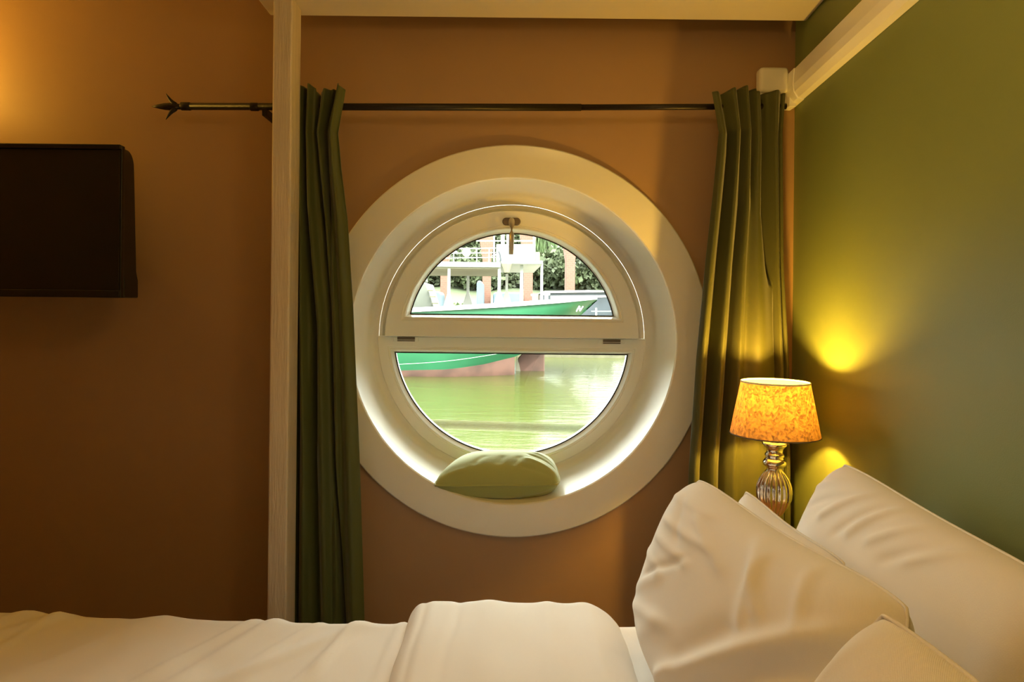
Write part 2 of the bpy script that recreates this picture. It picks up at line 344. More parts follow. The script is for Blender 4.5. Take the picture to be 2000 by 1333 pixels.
for u, v in ((793, 663), (1195, 668)):
    c = P(u, v, 2.366)
    h = MB().box(c.x - .045, c.x + .045, 2.368, 2.373, c.z - .008, c.z + .008).build('hinge_cover', m_pvc, fr, bevel=0.002)
    MB().box(c.x - .031, c.x + .031, 2.3665, 2.369, c.z - .0015, c.z + .008).build('slot', m_handle, h)
    MB().box(c.x - .031, c.x + .031, 2.3665, 2.369, c.z - .0075, c.z - .004).build('slot', m_handle, h)
hc = P(999, 433, 2.325)
def oval(cx, cz, rx, rz, y0, y1, n=32):
    l0 = [(cx + (rx - rz) * (1 if math.cos(2 * PI * (q + .5) / n) > 0 else -1) + rz * math.cos(2 * PI * (q + .5) / n), y1, cz + rz * math.sin(2 * PI * (q + .5) / n)) for q in range(n)]
    l1 = [(x, y0 + .002, z) for x, y, z in l0]; l2 = [(cx + (x - cx) * .92, y0, cz + (z - cz) * .85) for x, y, z in l0]
    return MB().loft([l0, l1, l2], True, True)
h = oval(hc.x, hc.z, .032, .0135, 2.322, 2.333).build('handle_rosette', m_handle, sa, smooth=False)
b0 = Vector((hc.x, 2.324, hc.z))
MB().tube([b0, b0 + Vector((0, -.022, .001)), b0 + Vector((0, -.033, -.004)), b0 + Vector((0, -.036, -.015)), b0 + Vector((0.0005, -.036, -.05)), b0 + Vector((-.001, -.033, -.118))], [.0095, .0095, .0105, .0105, .0095, .008], 16).build('handle_lever', m_lever, h, smooth=True)

# ------------------------------------------------------------------ timber post
pf = P(527, 600, 1.90); pr = P(565, 600, 1.90)
mb = MB().box(pf.x, pr.x, 1.90, 1.988, ZF, pz)
o = mb.build('wooden_post', m_post, bevel=0.006)
tag(o, 'pale whitewashed timber post standing left of the round window', 'post')

# ------------------------------------------------------------------ curtain rod
RY = 2.035
rl, rr = P(360, 208, RY), P(1535, 209, RY); zr = P(900, 210, RY).z
rod = empty('curtain_rod', (rl.x, RY, zr), 'thin black iron curtain rod with a spear finial, above the round window', 'curtain rod')
xm = P(1135, 209, RY).x
MB().tube([(rl.x, RY, P(360, 208, RY).z), (xm, RY, P(1135, 210, RY).z)], .0108, 16).build('outer_tube', m_iron, rod, smooth=True)
MB().tube([(xm - .01, RY, P(1135, 210, RY).z), (rr.x, RY, P(1535, 208, RY).z)], .0090, 16).build('inner_tube', m_iron, rod, smooth=True)
c1 = P(363, 208, RY); c2 = P(497, 209, RY)
MB().tube([(c1.x - .016, RY, c1.z), (c1.x - .013, RY, c1.z), (c1.x + .013, RY, c1.z), (c1.x + .016, RY, c1.z)], [.009, .0125, .0125, .010], 16).build('collar', m_iron, rod, smooth=True)
MB().tube([(c2.x - .014, RY, c2.z), (c2.x - .010, RY, c2.z), (c2.x + .010, RY, c2.z), (c2.x + .014, RY, c2.z)], [.010, .0128, .0128, .0105], 16).build('collar', m_iron, rod, smooth=True)
t = P(296, 208, RY); fz = t.z
fin = MB().tube([(t.x, RY, fz), (t.x + .02, RY, fz), (t.x + .042, RY, fz), (t.x + .058, RY, fz), (t.x + .072, RY, fz), (t.x + .10, RY, fz)], [.0008, .0065, .0105, .011, .0085, .0085], 14).build('finial', m_iron, rod, smooth=True)
for sx, ang in ((1, 0), (1, PI)):
    pts = []
    for q in range(8):
        k = q / 7; x = t.x + .074 - .030 * k; d = .004 + .036 * k - .004 * math.sin(k * PI)
        pts.append((x + .006 * math.sin(k * PI) * 0, RY, fz + (d if ang == 0 else -d)))
    MB().tube(pts, [.0075, .0085, .0075, .0062, .005, .0038, .0024, .0008], 10).build('barb', m_iron, fin, smooth=True)
bx = P(518, 209, RY)
MB().box(bx.x - .008, bx.x + .008, RY - .006, W - .0005, bx.z - .028, bx.z - .006).build('bracket', m_iron, rod, bevel=0.002)
bx = P(1470, 209, RY)
MB().box(bx.x - .008, bx.x + .008, RY - .004, W - .0005, bx.z - .028, bx.z - .005).build('bracket', m_iron, rod, bevel=0.002)

# ------------------------------------------------------------------ curtains
def interp(tab, v):
    xs = [a for a, b in tab]; ys = [b for a, b in tab]; return float(np.interp(v, xs, ys))
def curtain(name, left, right, v0, v1, folds, yfun, mat, label, topw):
    NU, NV = 260, 150; verts = []; faces = []
    for j in range(NV + 1):
        tt = j / NV; v = v0 + (v1 - v0) * tt ** 1.15
        L = interp(left, v); R = interp(right, v)
        for i in range(NU + 1):
            s = i / NU
            d, ds = folds(s, v)
            vv = v + (topw(s) * max(0, 1 - tt * 6))
            Y = yfun(s, v) + d
            p = P(L + (R - L) * (s + ds), vv, yfun(s, v))
            verts.append((p.x, Y, p.z))
    for j in range(NV):
        for i in range(NU):
            a = j * (NU + 1) + i; faces.append((a, a + 1, a + NU + 2, a + NU + 1))
    o = mesh_obj(name, verts, faces, mat, None, smooth=True, solid=0.003)
    tag(o, label, 'curtain', 'green curtains on the black rod'); return o
def foldset(lines):
    """lines: list of (table v->s position of a crease centre, width, depth table)"""
    def f(s, v):
        d = 0
        for tab, w, dep in lines:
            c = interp(tab, v); ww = interp(w, v) if isinstance(w, list) else w
            d += interp(dep, v) * math.exp(-((s - c) / ww) ** 2)
        return d, 0
    return f
cr = [  # left curtain, creases go back (+Y), ridges forward (-Y)
    ([(170, .06), (1215, .05)], .035, [(170, .012), (500, .02), (1215, .02)]),
    ([(170, .22), (400, .20), (640, .33), (900, .30), (1215, .36)], [(170, .03), (1215, .06)], [(170, .02), (640, .035), (1215, .02)]),
    ([(170, .12), (600, .13), (900, .17), (1215, .16)], .05, [(170, -.016), (600, -.02), (1215, -.012)]),
    ([(170, .33), (400, .30), (640, .44), (1215, .48)], .07, [(170, -.02), (640, -.016), (1215, -.022)]),
    ([(170, .47), (300, .50), (640, .60), (900, .62), (1215, .72)], [(170, .03), (640, .022), (1215, .022)], [(170, .028), (640, .035), (1215, .042)]),
    ([(170, .62), (260, .58), (640, .70), (1215, .62)], [(170, .05), (1215, .05)], [(170, -.026), (640, -.012), (1215, -.012)]),
    ([(170, .80), (250, .70), (430, .66), (640, .64)], .03, [(170, .03), (300, .04), (640, .0)]),
    ([(170, .92), (300, .85), (640, .85), (1215, .88)], [(170, .06), (1215, .10)], [(170, -.025), (640, -.02), (1215, -.03)]),
]
base = foldset(cr)
curtain('curtain', [(165, 576), (300, 579), (700, 576), (1300, 570)],
        [(165, 678), (200, 672), (260, 661), (330, 667), (430, 679), (600, 690), (900, 703), (1215, 713), (1300, 716)],
        176, 1375, lambda s, v: (1.35 * base(s, v)[0] + 0.004 * math.sin(s * 55) * max(0, 1 - (v - 170) / 250), 0),
        lambda s, v: RY - 0.012 - 0.03 * s, m_curL,
        'green satin curtain hanging straight beside the timber post', lambda s: -6 * math.sin(s * 9) - 5 * (0.25 < s < 0.42) + 4 * (s > .9))
cr2 = [
    ([(170, .05), (300, .06), (900, .05)], .07, [(170, -.015), (400, -.03), (900, -.045)]),
    ([(170, .15), (300, .20), (500, .19), (900, .15)], [(170, .05), (900, .035)], [(170, .025), (500, .03), (900, .035)]),
    ([(170, .27), (300, .29), (500, .29), (900, .25)], [(170, .05), (900, .045)], [(170, -.025), (900, -.022)]),
    ([(170, .36), (400, .41), (600, .38), (900, .34)], .028, [(170, .02), (500, .035), (900, .042)]),
    ([(170, .44), (400, .48), (900, .44)], .04, [(170, -.025), (500, -.02), (900, -.014)]),
    ([(170, .52), (300, .54)], .025, [(170, .022), (330, .02), (420, 0)]),
    ([(170, .60), (300, .62), (600, .66), (900, .66)], [(170, .05), (500, .12), (900, .16)], [(170, -.022), (350, -.022), (600, -.035), (900, -.03)]),
    ([(170, .68), (300, .71), (420, .74), (520, .80), (560, .82)], [(170, .03), (420, .055), (540, .035)], [(170, .04), (420, .055), (520, .05), (560, .0)]),
    ([(170, .84), (300, .86), (520, .90), (900, .90)], [(170, .06), (520, .035)], [(170, -.03), (900, -.014)]),
    ([(560, .86), (900, .86)], .018, [(540, .0), (640, .022), (900, .022)]),
    ([(170, .95), (900, .95)], .02, [(170, .01), (900, .02)]),
]
base2 = foldset(cr2)
curtain('curtain', [(165, 1386), (200, 1392), (260, 1402), (360, 1392), (500, 1376), (700, 1356), (910, 1341), (1250, 1330)],
        [(165, 1535), (260, 1528), (520, 1530), (720, 1541), (910, 1543), (1250, 1545)],
        182, 1375, lambda s, v: (base2(s, v)[0], 0),
        lambda s, v: RY - 0.012 - 0.02 * (1 - s), m_cur,
        'olive green curtain hanging behind the lit bedside lamp', lambda s: -10 * math.exp(-((s - .42) / .2) ** 2) + 5 * (abs(s - .62) < .04))

# ------------------------------------------------------------------ television
ty0, ty1 = 1.90, 1.965
a = P(-330, 276, ty0); b = P(231, 582, ty0)
tv = empty('television', ((a.x + b.x) / 2, 2.0, (a.z + b.z) / 2), 'black flat television mounted on the tan wall', 'television')
MB().box(a.x, b.x, ty0 + .012, ty0 + .028, b.z, a.z).build('screen_frame', m_tv, tv, bevel=0.003)
MB().box(a.x + .004, b.x - .004, ty0 + .008, ty0 + .0118, b.z + .022, a.z - .014).build('screen', m_screen, tv, bevel=0.001)
MB().box(a.x, b.x, ty0, ty0 + .0118, a.z - .0135, a.z).build('top_bezel', m_tv, tv, bevel=0.002)
MB().box(a.x, b.x, ty0 + .004, ty0 + .0118, b.z, b.z + .0215).build('bottom_bezel', m_tv, tv, bevel=0.002)
r0 = P(250, 290, ty1); xr = r0.x; zt = P(231, 287, ty1).z; zb = P(231, 582, ty1).z
poly = [(a.x, zb), (P(256, 580, ty1).x, zb), (P(256, 560, ty1).x, P(256, 548, ty1).z), (P(253, 500, ty1).x, P(253, 530, ty1).z), (xr - .001, P(250, 340, ty1).z)]
for q in range(9):
    an = q / 8 * PI / 2; poly.append((xr - .028 + .026 * math.cos(an), P(250, 325, ty1).z + (zt - P(250, 325, ty1).z) * math.sin(an)))
poly.append((a.x, zt))
MB().prism(poly, ty0 + .029, 2.005).build('rear_housing', m_tv, tv, bevel=0.004)
MB().box(a.x + .35, a.x + .55, 2.006, W - .001, b.z + .15, a.z - .15).build('wall_mount', m_tv, tv)

# ------------------------------------------------------------------ cable trunking on the right wall
tz0, tz1 = 0.650, 0.742
tr = empty('cable_trunking', (RX(1.0), 1.0, tz0), 'cream cable trunking running along the green wall under the ceiling panel', 'cable trunking')
def trunk_loop(y, z0=tz0, z1=tz1, g=0.0, e=0.001):
    X = RX(y) - e
    return [(X, y, z0 - g), (X - .018 - g, y, z0 + .004 - g), (X - .030 - g, y, z0 + .022), (X - .033 - g, y, z0 + .045), (X - .030 - g, y, z1 + g), (X, y, z1 + g)]
MB().loft([trunk_loop(YB + .01), trunk_loop(2.095)], True, True).build('channel', m_white, tr)
MB().loft([trunk_loop(2.045, g=.003, e=.0005), trunk_loop(2.128, g=.003, e=.0005)], True, True).build('end_cap', m_white, tr, bevel=.002)
c = P(1482, 132, 2.10); c2 = P(1531, 183, 2.10)
MB().box(c.x, c2.x + .012, 2.088, W - .0005, c2.z, c.z).build('corner_box', m_white, tr, bevel=.012)
c = P(1483, 180, 2.11); MB().box(c.x, c.x + .014, 2.10, W - .0005, c.z - .012, c.z + .004).build('corner_box_clip', m_white, tr, bevel=.002)
c = P(1531, 180, 2.12); c2 = P(1547, 215, 2.12)
MB().box(c.x + .003, c2.x - .002, 2.085, W - .0005, c2.z, c.z + .01).build('down_pipe_box', m_white, tr, bevel=.003)

# thin cable in the corner
p0 = P(1545, 862, 2.10); 
o = MB().tube([(RX(2.10) - .006, 2.118, p0.z + .1), (RX(2.10) - .005, 2.118, p0.z - .1), (RX(2.10) - .007, 2.118, -.8), (RX(2.10) - .005, 2.118, ZF)], .0035, 8).build('power_cable', m_cord, smooth=True)
tag(o, 'dark cable running down the room corner behind the lamp', 'cable')

# ------------------------------------------------------------------ bedside lamp and nightstand
def table_lamp(x, y, zbase, label):
    g = empty('table_lamp', (x, y, zbase), label, 'table lamp', 'bedside lamps with linen shades')
    zt, zb, rt, rb = BULBZ + .047, (600 - 848) * LK + .006, 63 * LK, 83 * LK
    prof = [(rb, zb), (rb - (rb - rt) * .5, (zb + zt) / 2), (rt, zt)]
    sh = MB().lathe(prof, x, y, 96).build('lamp_shade', m_shade, g, smooth=True)
    MB().lathe([(rt + .0012, zt - .004), (rt + .0018, zt - .001), (rt + .0005, zt + .0005), (rt - .0012, zt - .001), (rt - .0012, zt - .004)], x, y, 96).build('rim', m_lining, sh, smooth=True)
    MB().lathe([(rb + .0012, zb + .003), (rb + .0016, zb + .001), (rb + .0002, zb - .001), (rb - .0014, zb + .003)], x, y, 96).build('rim', m_head, sh, smooth=True)
    # spider fitting
    mb = MB()
    for k in range(3):
        an = k * 2 * PI / 3 + .4; mb.tube([(x + .015 * math.cos(an), y + .015 * math.sin(an), zb + .012), (x + (rb - .003) * math.cos(an), y + (rb - .003) * math.sin(an), zb + .006)], .0012, 6)
    mb.build('shade_fitter', m_silver, sh)
    zz = lambda v: (CV - v) * LK + .004
    pr = []
    for v, r in ((856, 12), (861, 22), (866, 23), (869, 20), (875, 15.5), (881, 15), (884, 17.5), (888, 18), (891, 16), (894, 18), (899, 21.5), (903, 22), (907, 20), (911, 14), (915, 14.5), (922, 19), (932, 25.5), (945, 30.5), (957, 32), (970, 31), (985, 25), (997, 18), (1006, 13), (1014, 12), (1020, 16), (1026, 22), (1035, 32), (1048, 40)):
        pr.append((r * LK, zz(v)))
    zend = pr[-1][1]; pr += [(.058, zbase + .012), (.060, zbase + .004), (.058, zbase), (0.001, zbase)]
    def fl(z): return 0.055 if zz(1000) < z < zz(916) else 0.0
    MB().lathe(pr, x, y, 200, fl).build('fluted_base', m_silver, g, smooth=True)
    MB().lathe([(.0, zz(858)), (.016, zz(858)), (.016, BULBZ - .055), (.013, BULBZ - .042), (0, BULBZ - .042)], x, y, 24).build('bulb_socket', m_lining, g, smooth=True)
    MB().tube([(x, y, BULBZ - .041), (x, y, BULBZ - .027), (x, y, BULBZ - .0195)], [.010, .009, .004], 16).build('bulb', m_bulb, g, smooth=True)
    return g
def nightstand(x0, x1, y0, y1, label):
    zt = -.70
    g = empty('nightstand', ((x0 + x1) / 2, (y0 + y1) / 2, ZF), label, 'nightstand', 'nightstands beside the bed')
    MB().box(x0, x1, y0, y1, zt - .025, zt).build('top', m_wood, g, bevel=.004)
    MB().box(x0 + .01, x1 - .01, y0 + .01, y1 - .01, ZF + .12, zt - .026).build('cabinet_body', m_wood, g, bevel=.003)
    d = MB().box(x0 - .006, x0 + .0095, y0 + .02, y1 - .02, zt - .19, zt - .035).build('drawer_front', m_wood, g, bevel=.003)
    MB().box(x0 - .022, x0 - .0065, (y0 + y1) / 2 - .04, (y0 + y1) / 2 + .04, zt - .12, zt - .11).build('drawer_pull', m_silver, d, bevel=.002)
    for sx in (x0 + .03, x1 - .05):
        for sy in (y0 + .03, y1 - .05): MB().box(sx, sx + .025, sy, sy + .025, ZF, ZF + .119).build('leg', m_wood, g)
    return g
nightstand(0.47, RX(1.55) - .012, 1.53, 1.93, 'dark wooden nightstand under the lamp, mostly hidden by pillows')
table_lamp(LAMPX, LAMPY, -.70, 'small lit table lamp with linen shade and silver fluted base')

# ------------------------------------------------------------------ pillows (mass-spring inflated sheets)
def inflate(L, H, thick, N, Mn, it=260, seed=1, press=1.0, slack=1.03):
    rng = np.random.RandomState(seed)
    X, Yg = np.meshgrid(np.linspace(-L / 2, L / 2, N), np.linspace(-H / 2, H / 2, Mn), indexing='ij')
    sh = []
    for sgn in (1, -1):
        Z = sgn * thick * 0.2 * (1 - (2 * X / L) ** 4) * (1 - (2 * Yg / H) ** 4) + rng.randn(N, Mn) * 0.0015
        sh.append(np.stack([X, Yg, Z], -1))
    p = np.stack(sh, 0); dx = L / (N - 1) * slack; dy = H / (Mn - 1) * slack; dd = math.hypot(dx, dy)
    def weld():
        for sl in ((slice(0, 1), slice(None)), (slice(-1, None), slice(None)), (slice(None), slice(0, 1)), (slice(None), slice(-1, None))):
            m = (p[0][sl] + p[1][sl]) * .5; p[0][sl] = m; p[1][sl] = m
    def con(a, b, rest, kc):
        d = b - a; l = np.linalg.norm(d, axis=-1, keepdims=True) + 1e-9
        c = (l - rest) / l; k = np.where(c > 0, 0.5, 0.5 * kc); d *= c * k
        a += d; b -= d
    vel = np.zeros_like(p)
    for t in range(it):
        old = p.copy(); p += vel * 0.85
        th = np.clip((p[0, :, :, 2] - p[1, :, :, 2]) / thick, 0, 3)
        for s, sg in ((0, 1), (1, -1)):
            gx = np.gradient(p[s], axis=0); gy = np.gradient(p[s], axis=1); nn = np.cross(gx, gy)
            nn /= (np.linalg.norm(nn, axis=-1, keepdims=True) + 1e-9); nn *= sg
            p[s] += nn * (0.0011 * press * np.clip(1.02 - th.max() * .0 - th, -.4, 1))[..., None]
        for r in range(6):
            for st in (0, 1):
                con(p[:, st:-1:2], p[:, st + 1::2][:, :p[:, st:-1:2].shape[1]], dx, .12)
                con(p[:, :, st:-1:2], p[:, :, st + 1::2][:, :, :p[:, :, st:-1:2].shape[2]], dy, .12)
            for si in (0, 1):
                for sj in (0, 1):
                    A = p[:, si:-1:2, sj:-1:2]; B = p[:, si + 1::2, sj + 1::2][:, :A.shape[1], :A.shape[2]]; con(A, B, dd, .06)
                    A = p[:, si + 1::2, sj:-1:2]; B = p[:, si:-1:2, sj + 1::2]; k1 = min(A.shape[1], B.shape[1]); k2 = min(A.shape[2], B.shape[2])
                    con(A[:, :k1, :k2], B[:, :k1, :k2], dd, .06)
            weld()
        # weak bending
        for ax in (1, 2):
            q = np.swapaxes(p, 1, ax); m = (q[:, :-2] + q[:, 2:]) * .5; q[:, 1:-1] += (m - q[:, 1:-1]) * .06
        weld(); vel = p - old
    return p
SIDE = lambda fb, n: True
def ridge(X, Y, x0, y0, x1, y1, w, h):
    dx, dy = x1 - x0, y1 - y0; L = math.hypot(dx, dy); t = ((X - x0) * dx + (Y - y0) * dy) / L ** 2; d = ((X - x0) * dy - (Y - y0) * dx) / L
    return h * np.exp(-(d / w) ** 2) * np.exp(-np.clip(np.abs(t - .5) - .4, 0, None) ** 2 * 40)
def pillow(name, corners, L, H, thick, mat, seed=1, N=73, Mn=55, sag=0.0, post=None, parent=None, slack=1.03, it=260, press=1.0, rnd=.16, wr=()):
    """corners: far-bottom, far-top, near-top, near-bottom (s along length far->near, t bottom->top)"""
    p = inflate(L, H, thick, N, Mn, it, seed, press, slack)
    xm = np.abs(p[..., 0]).max(); ym = np.abs(p[..., 1]).max()
    fb, ft, nt_, nb = [np.array(c) for c in corners]
    nrm = np.cross(nb - fb, ft - fb) + np.cross(nt_ - ft, nt_ - nb); nrm /= np.linalg.norm(nrm)
    A = p[..., 0]; B = p[..., 1]
    rw = np.abs(A[:, -1:, :]).max(axis=(0, 1))[None, None, :]; ch = np.abs(B[:, :, -1:]).max(axis=(0, 2))[None, :, None]
    A = A / (rw ** .75 * xm ** .25); B = B / (ch ** .75 * ym ** .25)
    A, B = A * np.sqrt(1 - rnd * np.clip(B, -1, 1) ** 4), B * np.sqrt(1 - rnd * np.clip(A, -1, 1) ** 4)
    s = (A + 1) / 2; t = (B + 1) / 2
    w = (fb * ((1 - s) * (1 - t))[..., None] + ft * ((1 - s) * t)[..., None] + nt_ * (s * t)[..., None] + nb * (s * (1 - t))[..., None])
    w = w + nrm * p[..., 2][..., None]
    w[..., 2] -= sag * (1 - (2 * s - 1) ** 2) * t
    disp = 0
    for (s0, t0, s1, t1, wd, hh) in wr: disp = disp + ridge(s, t, s0, t0, s1, t1, wd, hh)
    sd = np.array([1.0, -1.0])[:, None, None] * (1 if SIDE(fb, nrm) else -1)
    fade = np.clip(1.06 - np.abs(2 * s - 1) ** 6 - np.abs(2 * t - 1) ** 6, 0, 1)
    w = w + nrm * (disp * sd * fade)[..., None] if len(wr) else w
    verts = []; idx = np.zeros((2, N, Mn), int)
    for i in range(N):
        for j in range(Mn):
            idx[0, i, j] = len(verts); verts.append(w[0, i, j])
    for i in range(N):
        for j in range(Mn):
            if i in (0, N - 1) or j in (0, Mn - 1): idx[1, i, j] = idx[0, i, j]
            else: idx[1, i, j] = len(verts); verts.append(w[1, i, j])
    faces = []
    for sgn in (0, 1):
        for i in range(N - 1):
            for j in range(Mn - 1):
                f = (idx[sgn, i, j], idx[sgn, i + 1, j], idx[sgn, i + 1, j + 1], idx[sgn, i, j + 1]); faces.append(f if sgn == 0 else f[::-1])
    o = mesh_obj(name, verts, faces, mat, parent, smooth=True, sub=1)
    edge = [verts[idx[0, i, 0]] for i in range(N)] + [verts[idx[0, N - 1, j]] for j in range(1, Mn)] + [verts[idx[0, i, Mn - 1]] for i in range(N - 2, -1, -1)] + [verts[idx[0, 0, j]] for j in range(Mn - 2, 0, -1)]
    mb = MB(); mb.tube([Vector(e) for e in edge] + [Vector(edge[0])], .0038 if name == 'cushion' else .0022, 6, False); 
    mb.build('seam', mat, o, smooth=True)
    return o
BZ = -0.70   # bed surface
PZ = BZ + .018
# order: far-bottom, far-top, near-top, near-bottom
o = pillow('pillow', [(.30, 1.40, PZ), (.415, 1.40, -.325), (.498, .745, -.322), (.32, .75, PZ)], .66, .46, .19, m_bed, 3, sag=.03, slack=1.0, rnd=.22, wr=[(.45,.12,.93,.80,.035,0.0144),(.50,.10,.90,.62,.03,-0.0112),(.18,.42,.38,.66,.012,-0.0080),(.14,.62,.40,.66,.018,0.0064),(.14,.72,.45,.78,.018,0.0072),(.04,.82,.35,.90,.015,0.0064),(.30,.85,.55,.75,.02,0.0064),(.05,.50,.30,.52,.02,0.0048),(.55,.95,.75,.70,.02,0.0080),(.75,.95,.85,.75,.015,0.0064),(.10,.20,.45,.38,.03,0.0064),(.12,.30,.30,.50,.03,.005),(.55,.30,.70,.60,.05,-.008),(.15,.88,.30,.70,.015,-.005),(.62,.92,.72,.62,.02,.006),(.25,.15,.40,.35,.04,.005)])
tag(o, 'large white pillow standing at the front, its belly facing the duvet', 'pillow', 'white bed pillows')
o = pillow('pillow', [(.47, 1.43, PZ), (.530, 1.43, -.372), (.560, 1.05, -.39), (.49, 1.05, PZ)], .42, .42, .07, m_bed, 5, sag=.02, N=49, Mn=37)
tag(o, 'white pillow squeezed behind the large front pillow, only its top edge showing', 'pillow', 'white bed pillows')
o = pillow('pillow', [(.61, 1.46, PZ), (.745, 1.44, -.310), (.665, .70, -.310), (.54, .72, PZ)], .76, .46, .15, m_bed, 8, sag=.015, wr=[(.06,.80,.20,.93,.012,0.0080),(.10,.70,.28,.90,.012,-0.0064),(.22,.72,.34,.96,.013,0.0096),(.32,.70,.42,.95,.012,-0.0080),(.38,.75,.46,.97,.012,0.0096),(.47,.78,.58,.97,.012,0.0080),(.55,.75,.68,.95,.014,-0.0064),(.62,.80,.74,.97,.012,0.0080),(.05,.3,.35,.5,.04,0.0080)])
tag(o, 'white pillow leaning against the green wall and headboard', 'pillow', 'white bed pillows')
o = pillow('pillow', [(.20, .64, PZ), (.380, .67, -.274), (.39, .02, -.27), (.20, .02, PZ)], .66, .46, .18, m_bed, 12, sag=.02, wr=[(.03,.55,.10,.95,.012,.007),(.08,.5,.22,.9,.02,.007),(.12,.5,.35,.8,.02,-.005)])
tag(o, 'white pillow nearest the viewer, glowing orange at the bottom right', 'pillow', 'white bed pillows')

# cushion on the window ledge
CW = [(.98,.15,.72,.32,.03,.005),(.98,.30,.74,.48,.025,-.006),(.97,.45,.78,.60,.02,.005),(.02,.06,.25,.12,.03,.005),(.95,.08,.70,.16,.03,-.006),(.3,.2,.36,.38,.03,-.003),(.5,.2,.52,.36,.03,-.003),(.62,.18,.66,.36,.03,-.003)]
o = pillow('cushion', [P(836, 951, 2.10), P(898, 905, 2.33), P(1086, 905, 2.33), P(1098, 949, 2.13)], .44, .32, .175, m_cush, 21, N=61, Mn=45, wr=CW)
tag(o, 'sage green cushion lying on the bottom of the round window reveal', 'cushion')

# ------------------------------------------------------------------ bed
bed = empty('bed', (-.6, .4, ZF), 'wide bed with a low grey upholstered headboard against the green wall', 'bed')
MB().box(-1.55, .70, -.72, 1.44, ZF + .12, ZF + .32).build('bed_base', m_head, bed, bevel=.02)
MB().box(-1.55, .70, -.73, 1.45, ZF + .321, BZ - .045).build('mattress', m_bed, bed, bevel=.04)
for x in (-1.45, .58):
    for y in (-.62, 1.3): MB().box(x, x + .06, y, y + .06, ZF, ZF + .119).build('leg', m_wood, bed)
mb = MB(); lo = []
for y in (-.72, 1.47):
    X = RX(y) - .004; lo.append([(X, y, ZF + .1), (X, y, -.409), (X - .045, y, -.409), (X - .055, y, -.42), (X - .055, y, ZF + .1)])
mb.loft(lo, True, True); mb.build('headboard', m_head, bed, bevel=.008)
# duvet: a draped sheet with soft folds
def fbm(x, y, seed=0):
    r = np.random.RandomState(seed); v = np.zeros_like(x); 
    for k in range(7):
        a = r.rand() * 2 * PI; fx = 2.2 * 1.45 ** k; ph = r.rand() * 6
        v += np.sin((x * math.cos(a) + y * math.sin(a)) * fx * 2 + ph + 1.5 * np.sin((y * math.cos(a) - x * math.sin(a)) * fx + ph)) / (1.35 ** k)
    return v / 3
def drape(name, xs, ys, zf, mat, parent=None):
    X, Y = np.meshgrid(xs, ys, indexing='ij'); XX, YY, Z = zf(X, Y); n, m = X.shape
    v = [(XX[i, j], YY[i, j], Z[i, j]) for i in range(n) for j in range(m)]
    f = [(i * m + j, (i + 1) * m + j, (i + 1) * m + j + 1, i * m + j + 1) for i in range(n - 1) for j in range(m - 1)]
    return mesh_obj(name, v, f, mat, parent, smooth=True, solid=.006)
YE = 1.485
def bend(X, Y, Z0, ye, R=.05):
    # roll the sheet over the far edge: arc of radius R then straight down
    over = np.clip(Y - (ye - R), 0, None); ang = np.clip(over / R, 0, PI / 2 * .96); rest = np.clip(over - R * PI / 2 * .96, 0, None)
    YY = np.where(over > 0, ye - R + R * np.sin(ang) + rest * .08, Y); Z = Z0 - R * (1 - np.cos(ang)) - rest
    return YY, Z
def duvet_z(X, Y):
    Z = BZ + .006 * fbm(X, Y, 3) + .003 * fbm(X * 3.1, Y * 2.0, 9)
    for a in ((-1.10, 1.25, -.82, 1.62, .02, .006), (-.62, 1.1, -.42, 1.6, .018, .008), (-.40, 1.1, -.26, 1.55, .012, .005), (-.52, 1.2, -.28, 1.45, .02, .005), (-.95, 1.1, -.70, 1.5, .03, .006), (-.22, 1.2, -.20, 1.5, .010, .004)):
        Z = Z + ridge(X, Y, *a)
    Z = Z + .006 + .012 * np.clip(-X - .2, 0, 1.4)
    for a in ((-1.0, 1.2, -.93, 1.6, .01, .004), (-.75, 1.0, -.50, 1.5, .012, .006), (-.34, 1.25, -.30, 1.5, .01, .005), (-1.2, 1.2, -1.0, 1.5, .02, .006), (-.46, 1.3, -.36, 1.5, .008, .004)): Z = Z + ridge(X, Y, *a)
    YY, ZZ = bend(X, Y, Z, YE + .008 * fbm(X * 2, Y * 0, 5)); YY = YY + .006 * fbm(X * 5, Y * 0, 11) * np.clip((Y - YE + .05) * 8, 0, 1)
    return X, YY, ZZ
dv = drape('duvet', np.linspace(-1.62, .32, 240), np.linspace(-.78, 1.75, 260), duvet_z, m_bed)
tag(dv, 'white duvet spread over the bed, folded back near the pillows', 'duvet')
HX0, HX1 = -.190, .272
def fold_z(X, Y):
    s = (X - HX0) / (HX1 - HX0)
    prof = (1 - np.clip((.10 - s) / .10, 0, 1) ** 2.2) ** .5 * (1 - np.clip((s - .84) / .16, 0, 1) ** 1.8) ** .7
    Z0 = BZ - .006 + .052 * prof + .0035 * fbm(X * 1.5, Y * 1.2, 21)
    for a in ((-.16, 1.0, -.15, 1.6, .010, -.004), (-.02, 1.0, -.01, 1.6, .03, .005), (.10, 1.1, .12, 1.6, .02, .004), (.2, 1.1, .19, 1.6, .02, .003), (-.1, 1.1, -.07, 1.6, .012, -.003)): Z0 = Z0 + ridge(X, Y, *a)
    YY, ZZ = bend(X, Y, Z0, YE + .025 * prof + .004, .06)
    return X + .006 * fbm(X * 0, Y * 2, 2), YY, ZZ
drape('folded_back_edge', HX0 + (HX1 - HX0) * (0.5 - 0.5 * np.cos(np.linspace(0, PI, 150))), np.linspace(-.70, 1.80, 200), fold_z, m_bed, dv)

